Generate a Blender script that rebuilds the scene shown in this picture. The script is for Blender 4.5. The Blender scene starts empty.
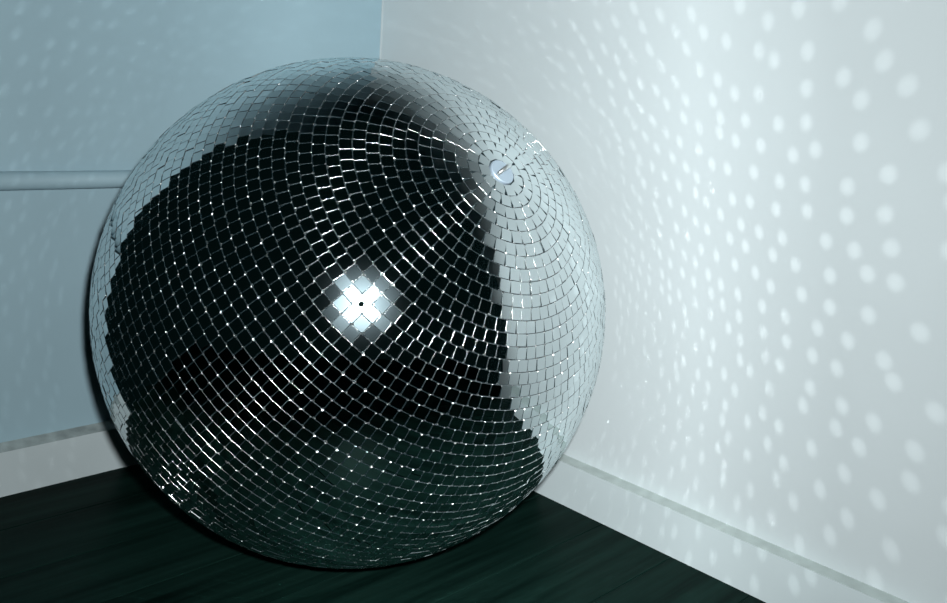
import bpy, bmesh, math, random
from mathutils import Vector, Matrix

random.seed(11)
scene = bpy.context.scene
col = scene.collection
V = Vector

# ------------------------------------------------------------------ camera
W, H, F_PX = 947, 603, 886.57
CAM_H, PITCH, ROLL = 0.47495, 0.230486, 0.0723
fwd = V((0, math.cos(PITCH), -math.sin(PITCH)))
up0 = V((0, math.sin(PITCH), math.cos(PITCH)))
rt0 = V((1, 0, 0))
cr, sr = math.cos(ROLL), math.sin(ROLL)
right = rt0 * cr + up0 * sr
up = up0 * cr - rt0 * sr
CAM = V((0, 0, CAM_H))
cd = bpy.data.cameras.new('camera')
cd.sensor_fit = 'HORIZONTAL'
cd.sensor_width = 36
cd.lens = 36 * F_PX / W
cd.clip_start = 0.01
cam = bpy.data.objects.new('camera', cd)
col.objects.link(cam)
cam.matrix_world = Matrix(((right.x, up.x, -fwd.x, CAM.x), (right.y, up.y, -fwd.y, CAM.y),
                           (right.z, up.z, -fwd.z, CAM.z), (0, 0, 0, 1)))
scene.camera = cam

# ------------------------------------------------------------------ world: an unlit room at night
wd = bpy.data.worlds.new('world')
scene.world = wd
wd.use_nodes = True
wd.node_tree.nodes['Background'].inputs[0].default_value = (0.25, 1.0, 1.0, 1)
wd.node_tree.nodes['Background'].inputs[1].default_value = 0.0035

# ------------------------------------------------------------------ the camera's flash
FLASH = V((0.0230, 0.0176, 0.5173))
FLASH_W = 56.0
FLASH_HALF, FLASH_BLEND = math.radians(57), 0.35
# the rectangular reflector's beam: strength over the tangent of the angle off axis, sideways and up/down
BEAM_X = [(0.0, 1.0), (0.22, 1.0), (0.30, 0.78), (0.38, 0.62), (0.51, 0.51), (0.65, 0.47), (1.0, 0.46), (1.35, 0.32)]
BEAM_Y = [(0.0, 1.0), (0.38, 1.0), (0.47, 0.84), (0.56, 0.54), (0.70, 0.30), (0.90, 0.11), (1.2, 0.03)]
fl = bpy.data.lights.new('camera_flash', 'SPOT')
fl.energy = FLASH_W
fl.color = (0.97, 1.0, 1.0)
fl.shadow_soft_size = 0.013
fl.spot_size = 2 * FLASH_HALF
fl.spot_blend = FLASH_BLEND
fl.use_nodes = True                              # the reflector's beam: strongest ahead, weaker to the sides
_nt = fl.node_tree
_em = _nt.nodes['Emission']
_tc = _nt.nodes.new('ShaderNodeTexCoord')
_sx = _nt.nodes.new('ShaderNodeSeparateXYZ')
_nt.links.new(_tc.outputs['Normal'], _sx.inputs[0])
_parts = []
for _axis, _tab in (('X', BEAM_X), ('Y', BEAM_Y)):
    _dv = _nt.nodes.new('ShaderNodeMath')
    _dv.operation = 'DIVIDE'
    _nt.links.new(_sx.outputs[_axis], _dv.inputs[0])
    _nt.links.new(_sx.outputs['Z'], _dv.inputs[1])
    _ab = _nt.nodes.new('ShaderNodeMath')
    _ab.operation = 'ABSOLUTE'
    _nt.links.new(_dv.outputs[0], _ab.inputs[0])
    _hf = _nt.nodes.new('ShaderNodeMath')
    _hf.operation = 'MULTIPLY'
    _hf.inputs[1].default_value = 0.5
    _nt.links.new(_ab.outputs[0], _hf.inputs[0])
    _rp = _nt.nodes.new('ShaderNodeValToRGB')
    _el = _rp.color_ramp.elements
    while len(_el) < len(_tab):
        _el.new(0.5)
    for _e, (_p, _v) in zip(_el, _tab):
        _e.position = _p * 0.5
        _e.color = (_v, _v, _v, 1)
    _nt.links.new(_hf.outputs[0], _rp.inputs[0])
    _parts.append(_rp)
_ml = _nt.nodes.new('ShaderNodeMath')
_ml.operation = 'MULTIPLY'
_nt.links.new(_parts[0].outputs[0], _ml.inputs[0])
_nt.links.new(_parts[1].outputs[0], _ml.inputs[1])
_nt.links.new(_ml.outputs[0], _em.inputs['Strength'])
flo = bpy.data.objects.new('camera_flash', fl)
col.objects.link(flo)
flo.matrix_world = Matrix.Translation(FLASH) @ cam.matrix_world.to_3x3().to_4x4()

scene.view_settings.view_transform = 'Standard'
scene.view_settings.look = 'None'
scene.view_settings.gamma = 1.0
scene.view_settings.use_curve_mapping = False
scene.view_settings.exposure = 0.0
cy = scene.cycles
cy.use_denoising = True
cy.caustics_reflective = False
cy.caustics_refractive = False
cy.sample_clamp_indirect = 4.0
cy.sample_clamp_direct = 150.0
cy.use_light_tree = True
cy.max_bounces = 8


def flash_beam(p):
    """Share of the flash's full strength that reaches a direction (same law as the spot lamp)."""
    c = (p - FLASH).normalized().dot(fwd)
    c0 = math.cos(FLASH_HALF)
    t = (c - c0) / max(1e-6, (1 - c0) * FLASH_BLEND)
    t = max(0.0, min(1.0, t))
    v = p - FLASH
    pr = 1.0
    for ax, tab in ((right, BEAM_X), (up, BEAM_Y)):
        q = abs(v.dot(ax) / v.dot(fwd))
        f_ = tab[-1][1]
        for (a, va), (b, vb) in zip(tab, tab[1:]):
            if a <= q <= b:
                f_ = va + (vb - va) * (q - a) / (b - a)
        pr *= f_
    return t * t * (3 - 2 * t) * pr


# ------------------------------------------------------------------ places
AL = -0.7794424
DR = V((math.cos(AL), math.sin(AL), 0))          # along the right wall, out of the corner
DL = V((DR.y, -DR.x, 0))                         # along the left wall, out of the corner
CORNER = V((-0.15484, 1.26352, 0))               # where the two baseboards' faces meet
BASE_T = 0.016
WALL_C = CORNER - (DR + DL) * BASE_T             # where the two walls meet
R = 0.25
BALL = V((-0.11753, 0.87394, R))
AXIS = V((0.53326, -0.53880, 0.65217)).normalized()
HOT = V((0.14200, -0.95208, 0.27088)).normalized()


# ------------------------------------------------------------------ materials
def new_mat(name):
    m = bpy.data.materials.new(name)
    m.use_nodes = True
    nt = m.node_tree
    nt.nodes.clear()
    out = nt.nodes.new('ShaderNodeOutputMaterial')
    return m, nt, out


def principled(name, rgb, rough, spec=0.5, noise=None, bump=None, metallic=0.0, coat=0.0):
    m, nt, out = new_mat(name)
    b = nt.nodes.new('ShaderNodeBsdfPrincipled')
    nt.links.new(b.outputs[0], out.inputs[0])
    b.inputs['Base Color'].default_value = (*rgb, 1)
    b.inputs['Roughness'].default_value = rough
    b.inputs['Specular IOR Level'].default_value = spec
    b.inputs['Metallic'].default_value = metallic
    b.inputs['Coat Weight'].default_value = coat
    tc = nt.nodes.new('ShaderNodeTexCoord')
    if noise:
        scale, amount = noise
        n = nt.nodes.new('ShaderNodeTexNoise')
        n.inputs['Scale'].default_value = scale
        n.inputs['Detail'].default_value = 5
        nt.links.new(tc.outputs['Object'], n.inputs['Vector'])
        mr = nt.nodes.new('ShaderNodeMapRange')
        mr.inputs[1].default_value = 0.3
        mr.inputs[2].default_value = 0.7
        mr.inputs[3].default_value = 1 - amount
        mr.inputs[4].default_value = 1 + amount
        nt.links.new(n.outputs[0], mr.inputs[0])
        mx = nt.nodes.new('ShaderNodeVectorMath')
        mx.operation = 'SCALE'
        mx.inputs[0].default_value = rgb
        nt.links.new(mr.outputs[0], mx.inputs['Scale'])
        nt.links.new(mx.outputs[0], b.inputs['Base Color'])
    if bump:
        scale, strength = bump
        n = nt.nodes.new('ShaderNodeTexNoise')
        n.inputs['Scale'].default_value = scale
        n.inputs['Detail'].default_value = 3
        nt.links.new(tc.outputs['Object'], n.inputs['Vector'])
        bp = nt.nodes.new('ShaderNodeBump')
        bp.inputs['Strength'].default_value = strength
        bp.inputs['Distance'].default_value = 0.001
        nt.links.new(n.outputs[0], bp.inputs['Height'])
        nt.links.new(bp.outputs[0], b.inputs['Normal'])
    return m


def wood():
    m, nt, out = new_mat('dark_floor_wood')
    b = nt.nodes.new('ShaderNodeBsdfPrincipled')
    nt.links.new(b.outputs[0], out.inputs[0])
    tc = nt.nodes.new('ShaderNodeTexCoord')
    oi = nt.nodes.new('ShaderNodeObjectInfo')
    mp = nt.nodes.new('ShaderNodeMapping')
    mp.inputs['Scale'].default_value = (3.0, 60.0, 60.0)
    nt.links.new(tc.outputs['Object'], mp.inputs['Vector'])
    ad = nt.nodes.new('ShaderNodeVectorMath')
    ad.operation = 'ADD'
    nt.links.new(mp.outputs[0], ad.inputs[0])
    sc_ = nt.nodes.new('ShaderNodeVectorMath')
    sc_.operation = 'SCALE'
    sc_.inputs[0].default_value = (37, 11, 5)
    nt.links.new(oi.outputs['Random'], sc_.inputs['Scale'])
    nt.links.new(sc_.outputs[0], ad.inputs[1])
    n = nt.nodes.new('ShaderNodeTexNoise')
    n.inputs['Scale'].default_value = 1.0
    n.inputs['Detail'].default_value = 6
    n.inputs['Roughness'].default_value = 0.6
    nt.links.new(ad.outputs[0], n.inputs['Vector'])
    rp = nt.nodes.new('ShaderNodeValToRGB')
    rp.color_ramp.elements[0].position = 0.32
    rp.color_ramp.elements[0].color = (0.0012, 0.0054, 0.0043, 1)
    rp.color_ramp.elements[1].position = 0.72
    rp.color_ramp.elements[1].color = (0.0068, 0.0230, 0.0185, 1)
    nt.links.new(n.outputs[0], rp.inputs[0])
    nt.links.new(rp.outputs[0], b.inputs['Base Color'])
    b.inputs['Roughness'].default_value = 0.42
    b.inputs['Specular IOR Level'].default_value = 0.025
    b.inputs['Specular Tint'].default_value = (0.4, 1.0, 0.85, 1)
    bp = nt.nodes.new('ShaderNodeBump')
    bp.inputs['Strength'].default_value = 0.15
    bp.inputs['Distance'].default_value = 0.001
    nt.links.new(n.outputs[0], bp.inputs['Height'])
    nt.links.new(bp.outputs[0], b.inputs['Normal'])
    return m


def mirror():
    """Silvered glass with a thin film of dust: a clean mirror plus a faint hazy lobe."""
    m, nt, out = new_mat('silvered_glass')
    g = nt.nodes.new('ShaderNodeBsdfGlossy')
    g.inputs['Color'].default_value = (0.80, 0.86, 0.87, 1)
    g.inputs['Roughness'].default_value = 0.0
    hz = nt.nodes.new('ShaderNodeBsdfGlossy')
    hz.inputs['Color'].default_value = (0.62, 0.82, 0.90, 1)
    hz.distribution = 'BECKMANN'
    hz.inputs['Roughness'].default_value = 0.26
    mx = nt.nodes.new('ShaderNodeMixShader')
    mx.inputs[0].default_value = 0.028
    nt.links.new(g.outputs[0], mx.inputs[1])
    nt.links.new(hz.outputs[0], mx.inputs[2])
    nt.links.new(mx.outputs[0], out.inputs[0])
    return m


def cut_glass():
    """Ground edges of the mirror tiles."""
    m, nt, out = new_mat('cut_glass_edge')
    def lobe(kind, rgb, rough):
        g = nt.nodes.new(kind)
        g.inputs['Color'].default_value = (*rgb, 1)
        g.inputs['Roughness'].default_value = rough
        return g
    sharp = lobe('ShaderNodeBsdfGlossy', (0.96, 0.97, 0.97), 0.12)
    soft = lobe('ShaderNodeBsdfGlossy', (0.75, 0.86, 0.88), 0.21)
    dull = lobe('ShaderNodeBsdfDiffuse', (0.02, 0.04, 0.05), 0.0)
    m1 = nt.nodes.new('ShaderNodeMixShader')
    m1.inputs[0].default_value = 0.22
    nt.links.new(sharp.outputs[0], m1.inputs[1])
    nt.links.new(soft.outputs[0], m1.inputs[2])
    m2 = nt.nodes.new('ShaderNodeMixShader')
    m2.inputs[0].default_value = 0.30
    nt.links.new(m1.outputs[0], m2.inputs[1])
    nt.links.new(dull.outputs[0], m2.inputs[2])
    nt.links.new(m2.outputs[0], out.inputs[0])
    return m


def chipped_glass():
    """Broken corners of the mirror tiles: a rough sparkle."""
    m, nt, out = new_mat('chipped_glass_corner')
    g = nt.nodes.new('ShaderNodeBsdfGlossy')
    g.inputs['Color'].default_value = (0.95, 0.97, 0.97, 1)
    g.inputs['Roughness'].default_value = 0.30
    nt.links.new(g.outputs[0], out.inputs[0])
    return m


M_LEFT = principled('blue_grey_wall_paint', (0.318, 0.462, 0.527), 0.6, 0.3, (7, 0.03), (120, 0.12))
M_RIGHT = principled('white_wall_paint', (0.545, 0.615, 0.635), 0.6, 0.3, (6, 0.02), (120, 0.12))
M_TRIM = principled('white_trim_paint', (0.525, 0.61, 0.63), 0.45, 0.4, (15, 0.03))
M_DUST = principled('dusty_ledge', (0.34, 0.40, 0.40), 0.9, 0.1, (60, 0.25))
M_LEDGE_SHADE = principled('ledge_shade_paint', (0.43, 0.50, 0.49), 0.8, 0.1, (60, 0.1))  # trim paint darkened: the ledge top's shade put into its colour
M_CAULK = principled('white_caulk', (0.46, 0.53, 0.55), 0.7, 0.1)
M_WOOD = wood()
M_SUB = principled('sub_floor', (0.003, 0.005, 0.005), 0.9, 0.1)
M_MIRROR = mirror()
M_EDGE = cut_glass()
M_CHIP = chipped_glass()
M_CORE = principled('dark_adhesive', (0.05, 0.075, 0.08), 0.7, 0.3)
M_CAP = principled('blue_grey_cap_metal', (0.36, 0.45, 0.53), 0.42, 0.5, None, None, 0.35)
M_STEEL = principled('bright_steel', (0.75, 0.80, 0.81), 0.28, 0.5, None, None, 0.9)
M_BLACK = principled('burnout_black', (0.002, 0.004, 0.004), 0.9, 0.0)


# ------------------------------------------------------------------ helpers
def link(name, me, mats, parent=None, mw=None):
    o = bpy.data.objects.new(name, me)
    for m in (mats if isinstance(mats, (list, tuple)) else [mats]):
        if m.name not in [x.name for x in me.materials if x]:
            me.materials.append(m)
    col.objects.link(o)
    if parent is not None:
        o.parent = parent
    if mw is not None:
        o.matrix_local = mw
    return o


def extrude_profile(name, prof, length, mats, face_mat=None, bevel=None):
    """prof: list of (depth, height); swept along local +x from 0 to length; local y = into the room."""
    me = bpy.data.meshes.new(name)
    n = len(prof)
    vs = [(0, d, h) for d, h in prof] + [(length, d, h) for d, h in prof]
    fs = [(i, (i + 1) % n, n + (i + 1) % n, n + i) for i in range(n)]
    fs += [tuple(range(n))[::-1], tuple(range(n, 2 * n))]
    me.from_pydata(vs, [], fs)
    bm = bmesh.new()
    bm.from_mesh(me)
    bmesh.ops.recalc_face_normals(bm, faces=bm.faces)
    bm.to_mesh(me)
    bm.free()
    for i, p in enumerate(me.polygons):
        p.material_index = (face_mat or {}).get(i, 0)
    return link(name, me, mats)


def frame(origin, xdir, ydir):
    z = xdir.cross(ydir)
    if z.z < 0:
        pass
    return Matrix(((xdir.x, ydir.x, 0, origin.x), (xdir.y, ydir.y, 0, origin.y), (0, 0, 1, origin.z), (0, 0, 0, 1)))


def structure(o):
    o['kind'] = 'structure'
    return o


# ------------------------------------------------------------------ walls
LEN_L, LEN_R, WALL_H = 0.597 + BASE_T, 1.14 + BASE_T, 2.45
T = 0.12
wl = structure(extrude_profile('wall_left', [(0, 0), (0, WALL_H), (-T, WALL_H), (-T, 0)], LEN_L, M_LEFT))
wl.matrix_world = frame(WALL_C, DL, DR)
wl['label'] = 'blue-grey painted wall carrying a horizontal pipe'
wr = structure(extrude_profile('wall_right', [(0, 0), (0, WALL_H), (-T, WALL_H), (-T, 0)], LEN_R, M_RIGHT))
wr.matrix_world = frame(WALL_C, DR, DL)
wr['label'] = 'white painted wall covered with spots of reflected light'

BASE_L = [(0, 0), (BASE_T, 0), (BASE_T, 0.0525), (0, 0.0578)]
BASE_R = [(0, 0), (BASE_T, 0), (BASE_T, 0.0535), (0, 0.0552)]
bl = structure(extrude_profile('baseboard_left', BASE_L, LEN_L, [M_TRIM, M_DUST], {2: 1}))
bl.matrix_world = frame(WALL_C, DL, DR)
bl['label'] = 'white baseboard with a dusty top ledge along the blue-grey wall'
br = structure(extrude_profile('baseboard_right', BASE_R, LEN_R - BASE_T, [M_TRIM, M_LEDGE_SHADE], {2: 1}))
br.matrix_world = frame(WALL_C + DR * BASE_T, DR, DL)
br['label'] = 'white baseboard with a thin ledge, its shade painted in, along the white wall'

# thin bead of filler in the corner between the walls
seg = [(0.0, 0.0)] + [(0.0018 * math.cos(a), 0.0018 * math.sin(a)) for a in (0, math.pi / 6, math.pi / 3, math.pi / 2)]
me = bpy.data.meshes.new('trim_1')
n = len(seg)
vs = []
for z in (0.0595, WALL_H):
    for a, b in seg:
        p = WALL_C + DL * a + DR * b
        vs.append((p.x, p.y, z))
me.from_pydata(vs, [], [(i, (i + 1) % n, n + (i + 1) % n, n + i) for i in range(n)] +
               [tuple(range(n))[::-1], tuple(range(n, 2 * n))])
t1 = structure(link('trim_1', me, M_CAULK))
t1['label'] = 'thin pale bead of filler down the corner between the walls'

# ------------------------------------------------------------------ floor: dark boards parallel to the left wall
X0 = WALL_C - DR * 0.02 - DL * 0.02
me = bpy.data.meshes.new('floor')
FW, FL_ = 2.9, 2.7
vs = []
for z in (-0.030, -0.0125):
    for a, b in ((0, 0), (FL_, 0), (FL_, FW), (0, FW)):
        vs.append((a, b, z))
me.from_pydata(vs, [], [(0, 1, 2, 3), (4, 7, 6, 5), (0, 4, 5, 1), (1, 5, 6, 2), (2, 6, 7, 3), (3, 7, 4, 0)])
floor = structure(link('floor', me, M_SUB))
floor.matrix_world = frame(X0, DL, DR)
floor['label'] = 'dark wooden board floor'
PW = 0.094
plank_meshes = {}


def plank_mesh(L):
    key = round(L, 3)
    if key in plank_meshes:
        return plank_meshes[key]
    me = bpy.data.meshes.new('plank')
    w, c, d = PW - 0.0007, 0.0004, 0.012
    prof = [(0, -d), (0, -c), (c, 0), (w - c, 0), (w, -c), (w, -d)]
    n = len(prof)
    vs = [(0.0005, y, z) for y, z in prof] + [(L - 0.0005, y, z) for y, z in prof]
    me.from_pydata(vs, [], [(i, (i + 1) % n, n + (i + 1) % n, n + i) for i in range(n)] +
                   [tuple(range(n))[::-1], tuple(range(n, 2 * n))])
    bm = bmesh.new()
    bm.from_mesh(me)
    bmesh.ops.recalc_face_normals(bm, faces=bm.faces)
    bm.to_mesh(me)
    bm.free()
    plank_meshes[key] = me
    return me


rows = int(FW / PW)
for k in range(rows):
    for a, L in ((0, FL_),):
        o = link('plank', plank_mesh(L), M_WOOD, floor)
        o.matrix_local = Matrix.Translation((a, k * PW + 0.02, 0))

# ------------------------------------------------------------------ pipe along the left wall
me = bpy.data.meshes.new('wall_pipe')
bm = bmesh.new()
bmesh.ops.create_cone(bm, cap_ends=True, segments=40, radius1=0.0098, radius2=0.0098, depth=LEN_L - 0.004,
                      matrix=Matrix.Translation((LEN_L / 2, 0, 0)) @ Matrix.Rotation(math.pi / 2, 4, 'Y'))
for f in bm.faces:
    f.smooth = len(f.verts) == 4
bm.to_mesh(me)
bm.free()
pipe = link('wall_pipe', me, M_LEFT)
pipe.matrix_world = frame(WALL_C + DR * 0.0096 + V((0, 0, 0.351)), DL, DR)
pipe['label'] = 'thin horizontal pipe painted like the blue-grey wall it runs along'
pipe['category'] = 'pipe'

# ------------------------------------------------------------------ the disco ball
ball = bpy.data.objects.new('disco_ball', None)
col.objects.link(ball)
ball.location = BALL - V((0, 0, R))
ball.empty_display_size = 0.1
ball['label'] = 'large mirrored disco ball resting on the dark floor in the corner'
ball['category'] = 'disco ball'
INV = Matrix.Translation(V((0, 0, R)))            # ball centre in the empty's frame

me = bpy.data.meshes.new('ball_core')
bm = bmesh.new()
bmesh.ops.create_uvsphere(bm, u_segments=160, v_segments=100, radius=R - 0.0024)
for f in bm.faces:
    f.smooth = True
bm.to_mesh(me)
bm.free()
link('ball_core', me, M_CORE, ball, INV)

# one mirror tile: flat silvered top, rounded ground edges, chipped corners
HALF = 0.00511
BEV = 0.00028


def tile_data(rng):
    """Flat top, one rounded bevel (rounding given by the normals), short sides. Corners chipped by varying amounts."""
    cuts = [max(0.00008, min(0.0014, rng.lognormvariate(-7.45, 0.6))) for _ in range(4)]
    sg = [(1, 1), (-1, 1), (-1, -1), (1, -1)]
    vs, fs, mi, nr = [], [], [], []
    for inset, z, k_ in ((BEV, 0.0, 1.0), (0.0, -BEV, 0.45), (0.0, -0.0028, 0.45)):
        h = HALF - inset
        for (sx, sy), c in zip(sg, cuts):
            c = c * k_
            pts = [(sx * h, sy * (h - c), z), (sx * (h - c), sy * h, z)]
            vs += pts if sx * sy > 0 else pts[::-1]
    dirs = [(1, 0), (0, 1), (-1, 0), (0, -1)]                       # outward directions of the four edges

    def tilt(d, a):
        return (d[0] * math.sin(a), d[1] * math.sin(a), math.cos(a))
    fs.append(tuple(range(8)))
    mi.append(0)
    nr += [(0, 0, 1)] * 8
    for i in range(8):
        j = (i + 1) % 8
        if i % 2 == 0:                                              # chipped corner between two edges
            slot = 2
            az = (i // 2 + 0.5) * math.pi / 2 + rng.gauss(0, 0.38)
            mid = math.radians(rng.uniform(22, 66))
            di = (math.cos(az - 0.36), math.sin(az - 0.36))
            dj = (math.cos(az + 0.36), math.sin(az + 0.36))
            lo_, hi_ = mid - 0.33, mid + 0.33
        else:
            slot = 1
            lo_, hi_ = math.radians(4), math.radians(84)
            di = dj = dirs[(i // 2 + 1) % 4]
        fs.append((i, 8 + i, 8 + j, j))
        mi.append(slot)
        nr += [tilt(di, lo_), tilt(di, hi_), tilt(dj, hi_), tilt(dj, lo_)]
        fs.append((8 + i, 16 + i, 16 + j, 8 + j))
        mi.append(1)
        nr += [tilt(di, hi_), tilt(di, math.pi / 2), tilt(dj, math.pi / 2), tilt(dj, hi_)]
    return vs, fs, mi, nr


def finish_tile_mesh(me, mi, nr):
    me.polygons.foreach_set('material_index', mi)
    me.polygons.foreach_set('use_smooth', [True] * len(mi))
    me.update()
    me.normals_split_custom_set(nr)


rng = random.Random(5)
KINDS = [tile_data(rng) for _ in range(24)]
tile_mes = []
for TV, TF, TM, TN in KINDS:
    tm = bpy.data.meshes.new('mirror_tile')
    tm.from_pydata(TV, [], TF)
    tm.materials.append(M_MIRROR)
    tm.materials.append(M_EDGE)
    tm.materials.append(M_CHIP)
    finish_tile_mesh(tm, TM, TN)
    tile_mes.append(tm)

# rings of tiles round the ball's axis
e1 = (HOT - AXIS * HOT.dot(AXIS)).normalized()
e2 = AXIS.cross(e1)
STEP = math.radians(2.4)
OFF = math.acos(max(-1, min(1, HOT.dot(AXIS)))) - 16.5 * STEP
tiles = []                                        # (normal, tangent, bitangent, centre relative to the ball)
for k in range(1, 75):
    th = OFF + (k + 0.5) * STEP
    if th > math.pi - 0.03:
        break
    cnt = max(4, round(2 * math.pi * math.sin(th) / STEP))
    shift = 0.0 if abs(k - 16) <= 1 else random.gauss(0, 0.12)
    for j in range(cnt):
        ph = (j + shift) * 2 * math.pi / cnt
        radial = e1 * math.cos(ph) + e2 * math.sin(ph)
        n_ = AXIS * math.cos(th) + radial * math.sin(th)
        t_ = (e2 * math.cos(ph) - e1 * math.sin(ph))
        hot = (k == 16 and j == 0)
        sg = 0.0 if hot else 1.0
        b_ = n_.cross(t_)
        nn = (n_ + t_ * random.gauss(0, 0.0085) * sg + b_ * random.gauss(0, 0.0085) * sg).normalized()
        tt = (t_ + b_ * random.gauss(0, 0.012) * sg)
        tt = (tt - nn * tt.dot(nn)).normalized()
        bb = nn.cross(tt)
        c_ = n_ * (R - 0.00005 + (0 if hot else random.gauss(0, 0.00016))) + t_ * random.gauss(0, 0.00006) + b_ * random.gauss(0, 0.00006)
        tiles.append((nn, tt, bb, c_, hot))

view = (CAM - BALL)


def shows(t):
    d = CAM - (BALL + t[3])
    return t[0].dot(d.normalized()) / d.length_squared


order = sorted(range(len(tiles)), key=lambda i: -shows(tiles[i]))
singles = set(order[:300])
vs, fs, mi, nr = [], [], [], []
for i, (nn, tt, bb, c_, hot) in enumerate(tiles):
    mw = Matrix(((tt.x, bb.x, nn.x, c_.x), (tt.y, bb.y, nn.y, c_.y), (tt.z, bb.z, nn.z, c_.z), (0, 0, 0, 1)))
    if i in singles:
        o = bpy.data.objects.new('mirror_tile', tile_mes[rng.randrange(24)])
        col.objects.link(o)
        o.parent = ball
        o.matrix_local = INV @ mw
        if hot:
            sp = bpy.data.meshes.new('flash_burnout_spot')  # added disc, stands in for the burnt-out dark centre of the flash reflection
            bm = bmesh.new()
            bmesh.ops.create_cone(bm, cap_ends=True, segments=24, radius1=0.0024, radius2=0.0023, depth=0.00012,
                                  matrix=Matrix.Translation((-0.0002, -0.0004, 0.00006)))
            bm.to_mesh(sp)
            bm.free()
            so = link('flash_burnout_spot', sp, M_BLACK, o)
            so['label'] = 'tiny black disc added on a mirror tile for the burnt-out centre of the flash reflection'
    else:
        base = len(vs)
        TV, TF, TM, TN = KINDS[rng.randrange(24)]
        for x, y, z in TV:
            p = c_ + tt * x + bb * y + nn * z
            vs.append((p.x, p.y, p.z))
        fs += [tuple(base + q for q in f) for f in TF]
        mi += TM
        for x, y, z in TN:
            p = tt * x + bb * y + nn * z
            nr.append((p.x, p.y, p.z))
me = bpy.data.meshes.new('mirror_tile_cladding')
me.from_pydata(vs, [], fs)
me.materials.append(M_MIRROR)
me.materials.append(M_EDGE)
me.materials.append(M_CHIP)
finish_tile_mesh(me, mi, nr)
cl = link('mirror_tile_cladding', me, [M_MIRROR, M_EDGE, M_CHIP], ball, INV)
cl['kind'] = 'stuff'

# hanging cap with its eye at the ball's pole
right_pole = (right * 18 + up * 15).normalized()
bx = (right_pole - AXIS * right_pole.dot(AXIS)).normalized()
by = AXIS.cross(bx)
PM = Matrix(((bx.x, by.x, AXIS.x, 0), (bx.y, by.y, AXIS.y, 0), (bx.z, by.z, AXIS.z, 0), (0, 0, 0, 1)))
me = bpy.data.meshes.new('hanging_cap')
bm = bmesh.new()
prof = [(0.0115, -0.004), (0.0115, 0.0006), (0.0108, 0.0013), (0.0, 0.0016)]
N = 36
rings_ = []
for r_, z in prof[:-1]:
    rings_.append([bm.verts.new((r_ * math.cos(2 * math.pi * i / N), r_ * math.sin(2 * math.pi * i / N), R + z)) for i in range(N)])
top = bm.verts.new((0, 0, R + prof[-1][1]))
for a, b in zip(rings_, rings_[1:]):
    for i in range(N):
        bm.faces.new((a[i], a[(i + 1) % N], b[(i + 1) % N], b[i]))
for i in range(N):
    bm.faces.new((rings_[-1][i], rings_[-1][(i + 1) % N], top))
bm.to_mesh(me)
bm.free()
cap = link('hanging_cap', me, M_CAP, ball, INV @ PM)
cap['label'] = 'small round blue-grey metal cap'
me = bpy.data.meshes.new('hanging_eye')
bm = bmesh.new()
rr, tube = 0.0084, 0.0018
loops = []
for i in range(19):
    a = math.pi * i / 18
    cpt = V((rr * math.cos(a), 0, R + 0.0012 + 0.0065 * math.sin(a)))
    tn = V((-rr * math.sin(a), 0, 0.0065 * math.cos(a))).normalized()
    nx = V((0, 1, 0)).cross(tn)
    loops.append([bm.verts.new(cpt + nx * tube * math.cos(q) + V((0, 1, 0)) * tube * math.sin(q))
                  for q in [2 * math.pi * w_ / 10 for w_ in range(10)]])
for a, b in zip(loops, loops[1:]):
    for i in range(10):
        f = bm.faces.new((a[i], a[(i + 1) % 10], b[(i + 1) % 10], b[i]))
        f.smooth = True
bm.faces.new(loops[0])
bm.faces.new(loops[-1])
bmesh.ops.recalc_face_normals(bm, faces=bm.faces)
bm.to_mesh(me)
bm.free()
link('hanging_eye', me, M_STEEL, cap)

# ------------------------------------------------------------------ the flash thrown back by the mirror tiles
# Every tile that faces the flash throws a beam of it into the room. Each beam is a narrow lamp standing on its
# tile, aimed by the law of reflection, as strong as the flash is after the whole way flash - tile - wall.
REFLECT = 0.29


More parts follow.
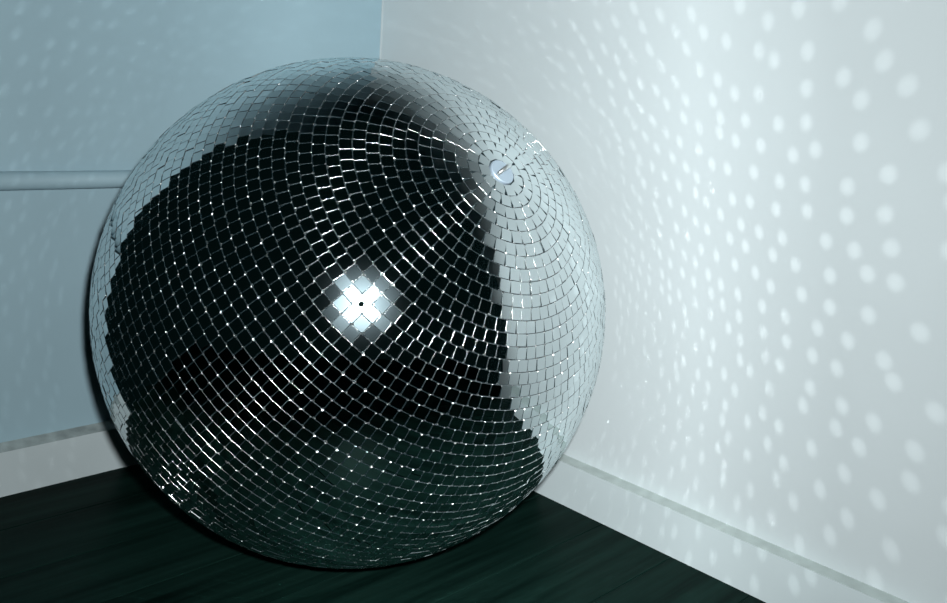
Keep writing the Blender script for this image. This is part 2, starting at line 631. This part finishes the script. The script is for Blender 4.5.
def first_hit(o, d):
    best = None
    t = (WALL_C - o).dot(DL) / d.dot(DL) if abs(d.dot(DL)) > 1e-6 else -1
    if t > 0:
        p = o + d * t
        if 0 < (p - WALL_C).dot(DR) < LEN_R and 0 < p.z < 1.6:
            best = t
    t = (WALL_C - o).dot(DR) / d.dot(DR) if abs(d.dot(DR)) > 1e-6 else -1
    if t > 0:
        p = o + d * t
        if 0 < (p - WALL_C).dot(DL) < LEN_L and 0 < p.z < 1.6 and (best is None or t < best):
            best = t
    if d.z < 0:
        t = -o.z / d.z
        p = o + d * t
        if t > 0 and p.y > -0.1 and (best is None or t < best):
            best = t
    return best


count = 0
for nn, tt, bb, c_, hot in tiles:
    p = BALL + c_
    inc = p - FLASH
    d1 = inc.length
    inc = inc / d1
    ci = -inc.dot(nn)
    if ci < 0.04:
        continue
    out_d = (inc + nn * (2 * ci)).normalized()
    d2 = first_hit(p + nn * 0.002, out_d)
    if d2 is None or d2 < 0.012:
        continue
    s = flash_beam(p)
    lamp_p = p + nn * 0.004
    size = HALF * 0.98 * (1 + d2 / d1)
    blur = 0.009 * d2 / d1
    ry = math.hypot(size, blur) * 1.36 / d2
    rx = math.hypot(size * max(ci, 0.12), blur) * 1.36 / d2
    spread = size * size * max(ci, 0.12) * 1.36 ** 2 / (rx * ry * d2 * d2)
    ld = bpy.data.lights.new('tile_beam', 'SPOT')
    ld.energy = FLASH_W * s * REFLECT * spread * (d2 / (d1 + d2)) ** 2
    ld.color = (0.97, 1.0, 1.0)
    ld.shadow_soft_size = 0.0
    ld.spot_size = max(0.0176, 2 * math.atan(ry))
    ld.spot_blend = 1.0
    lo = bpy.data.objects.new('tile_beam', ld)
    col.objects.link(lo)
    z_ = -out_d
    x_ = (nn - out_d * nn.dot(out_d))
    x_ = x_.normalized() if x_.length > 1e-4 else out_d.orthogonal().normalized()
    y_ = z_.cross(x_)
    sx = rx / ry
    lo.matrix_world = Matrix(((x_.x * sx, y_.x, z_.x, lamp_p.x), (x_.y * sx, y_.y, z_.y, lamp_p.y),
                              (x_.z * sx, y_.z, z_.z, lamp_p.z), (0, 0, 0, 1)))
    count += 1
print('tiles', len(tiles), 'beams', count)
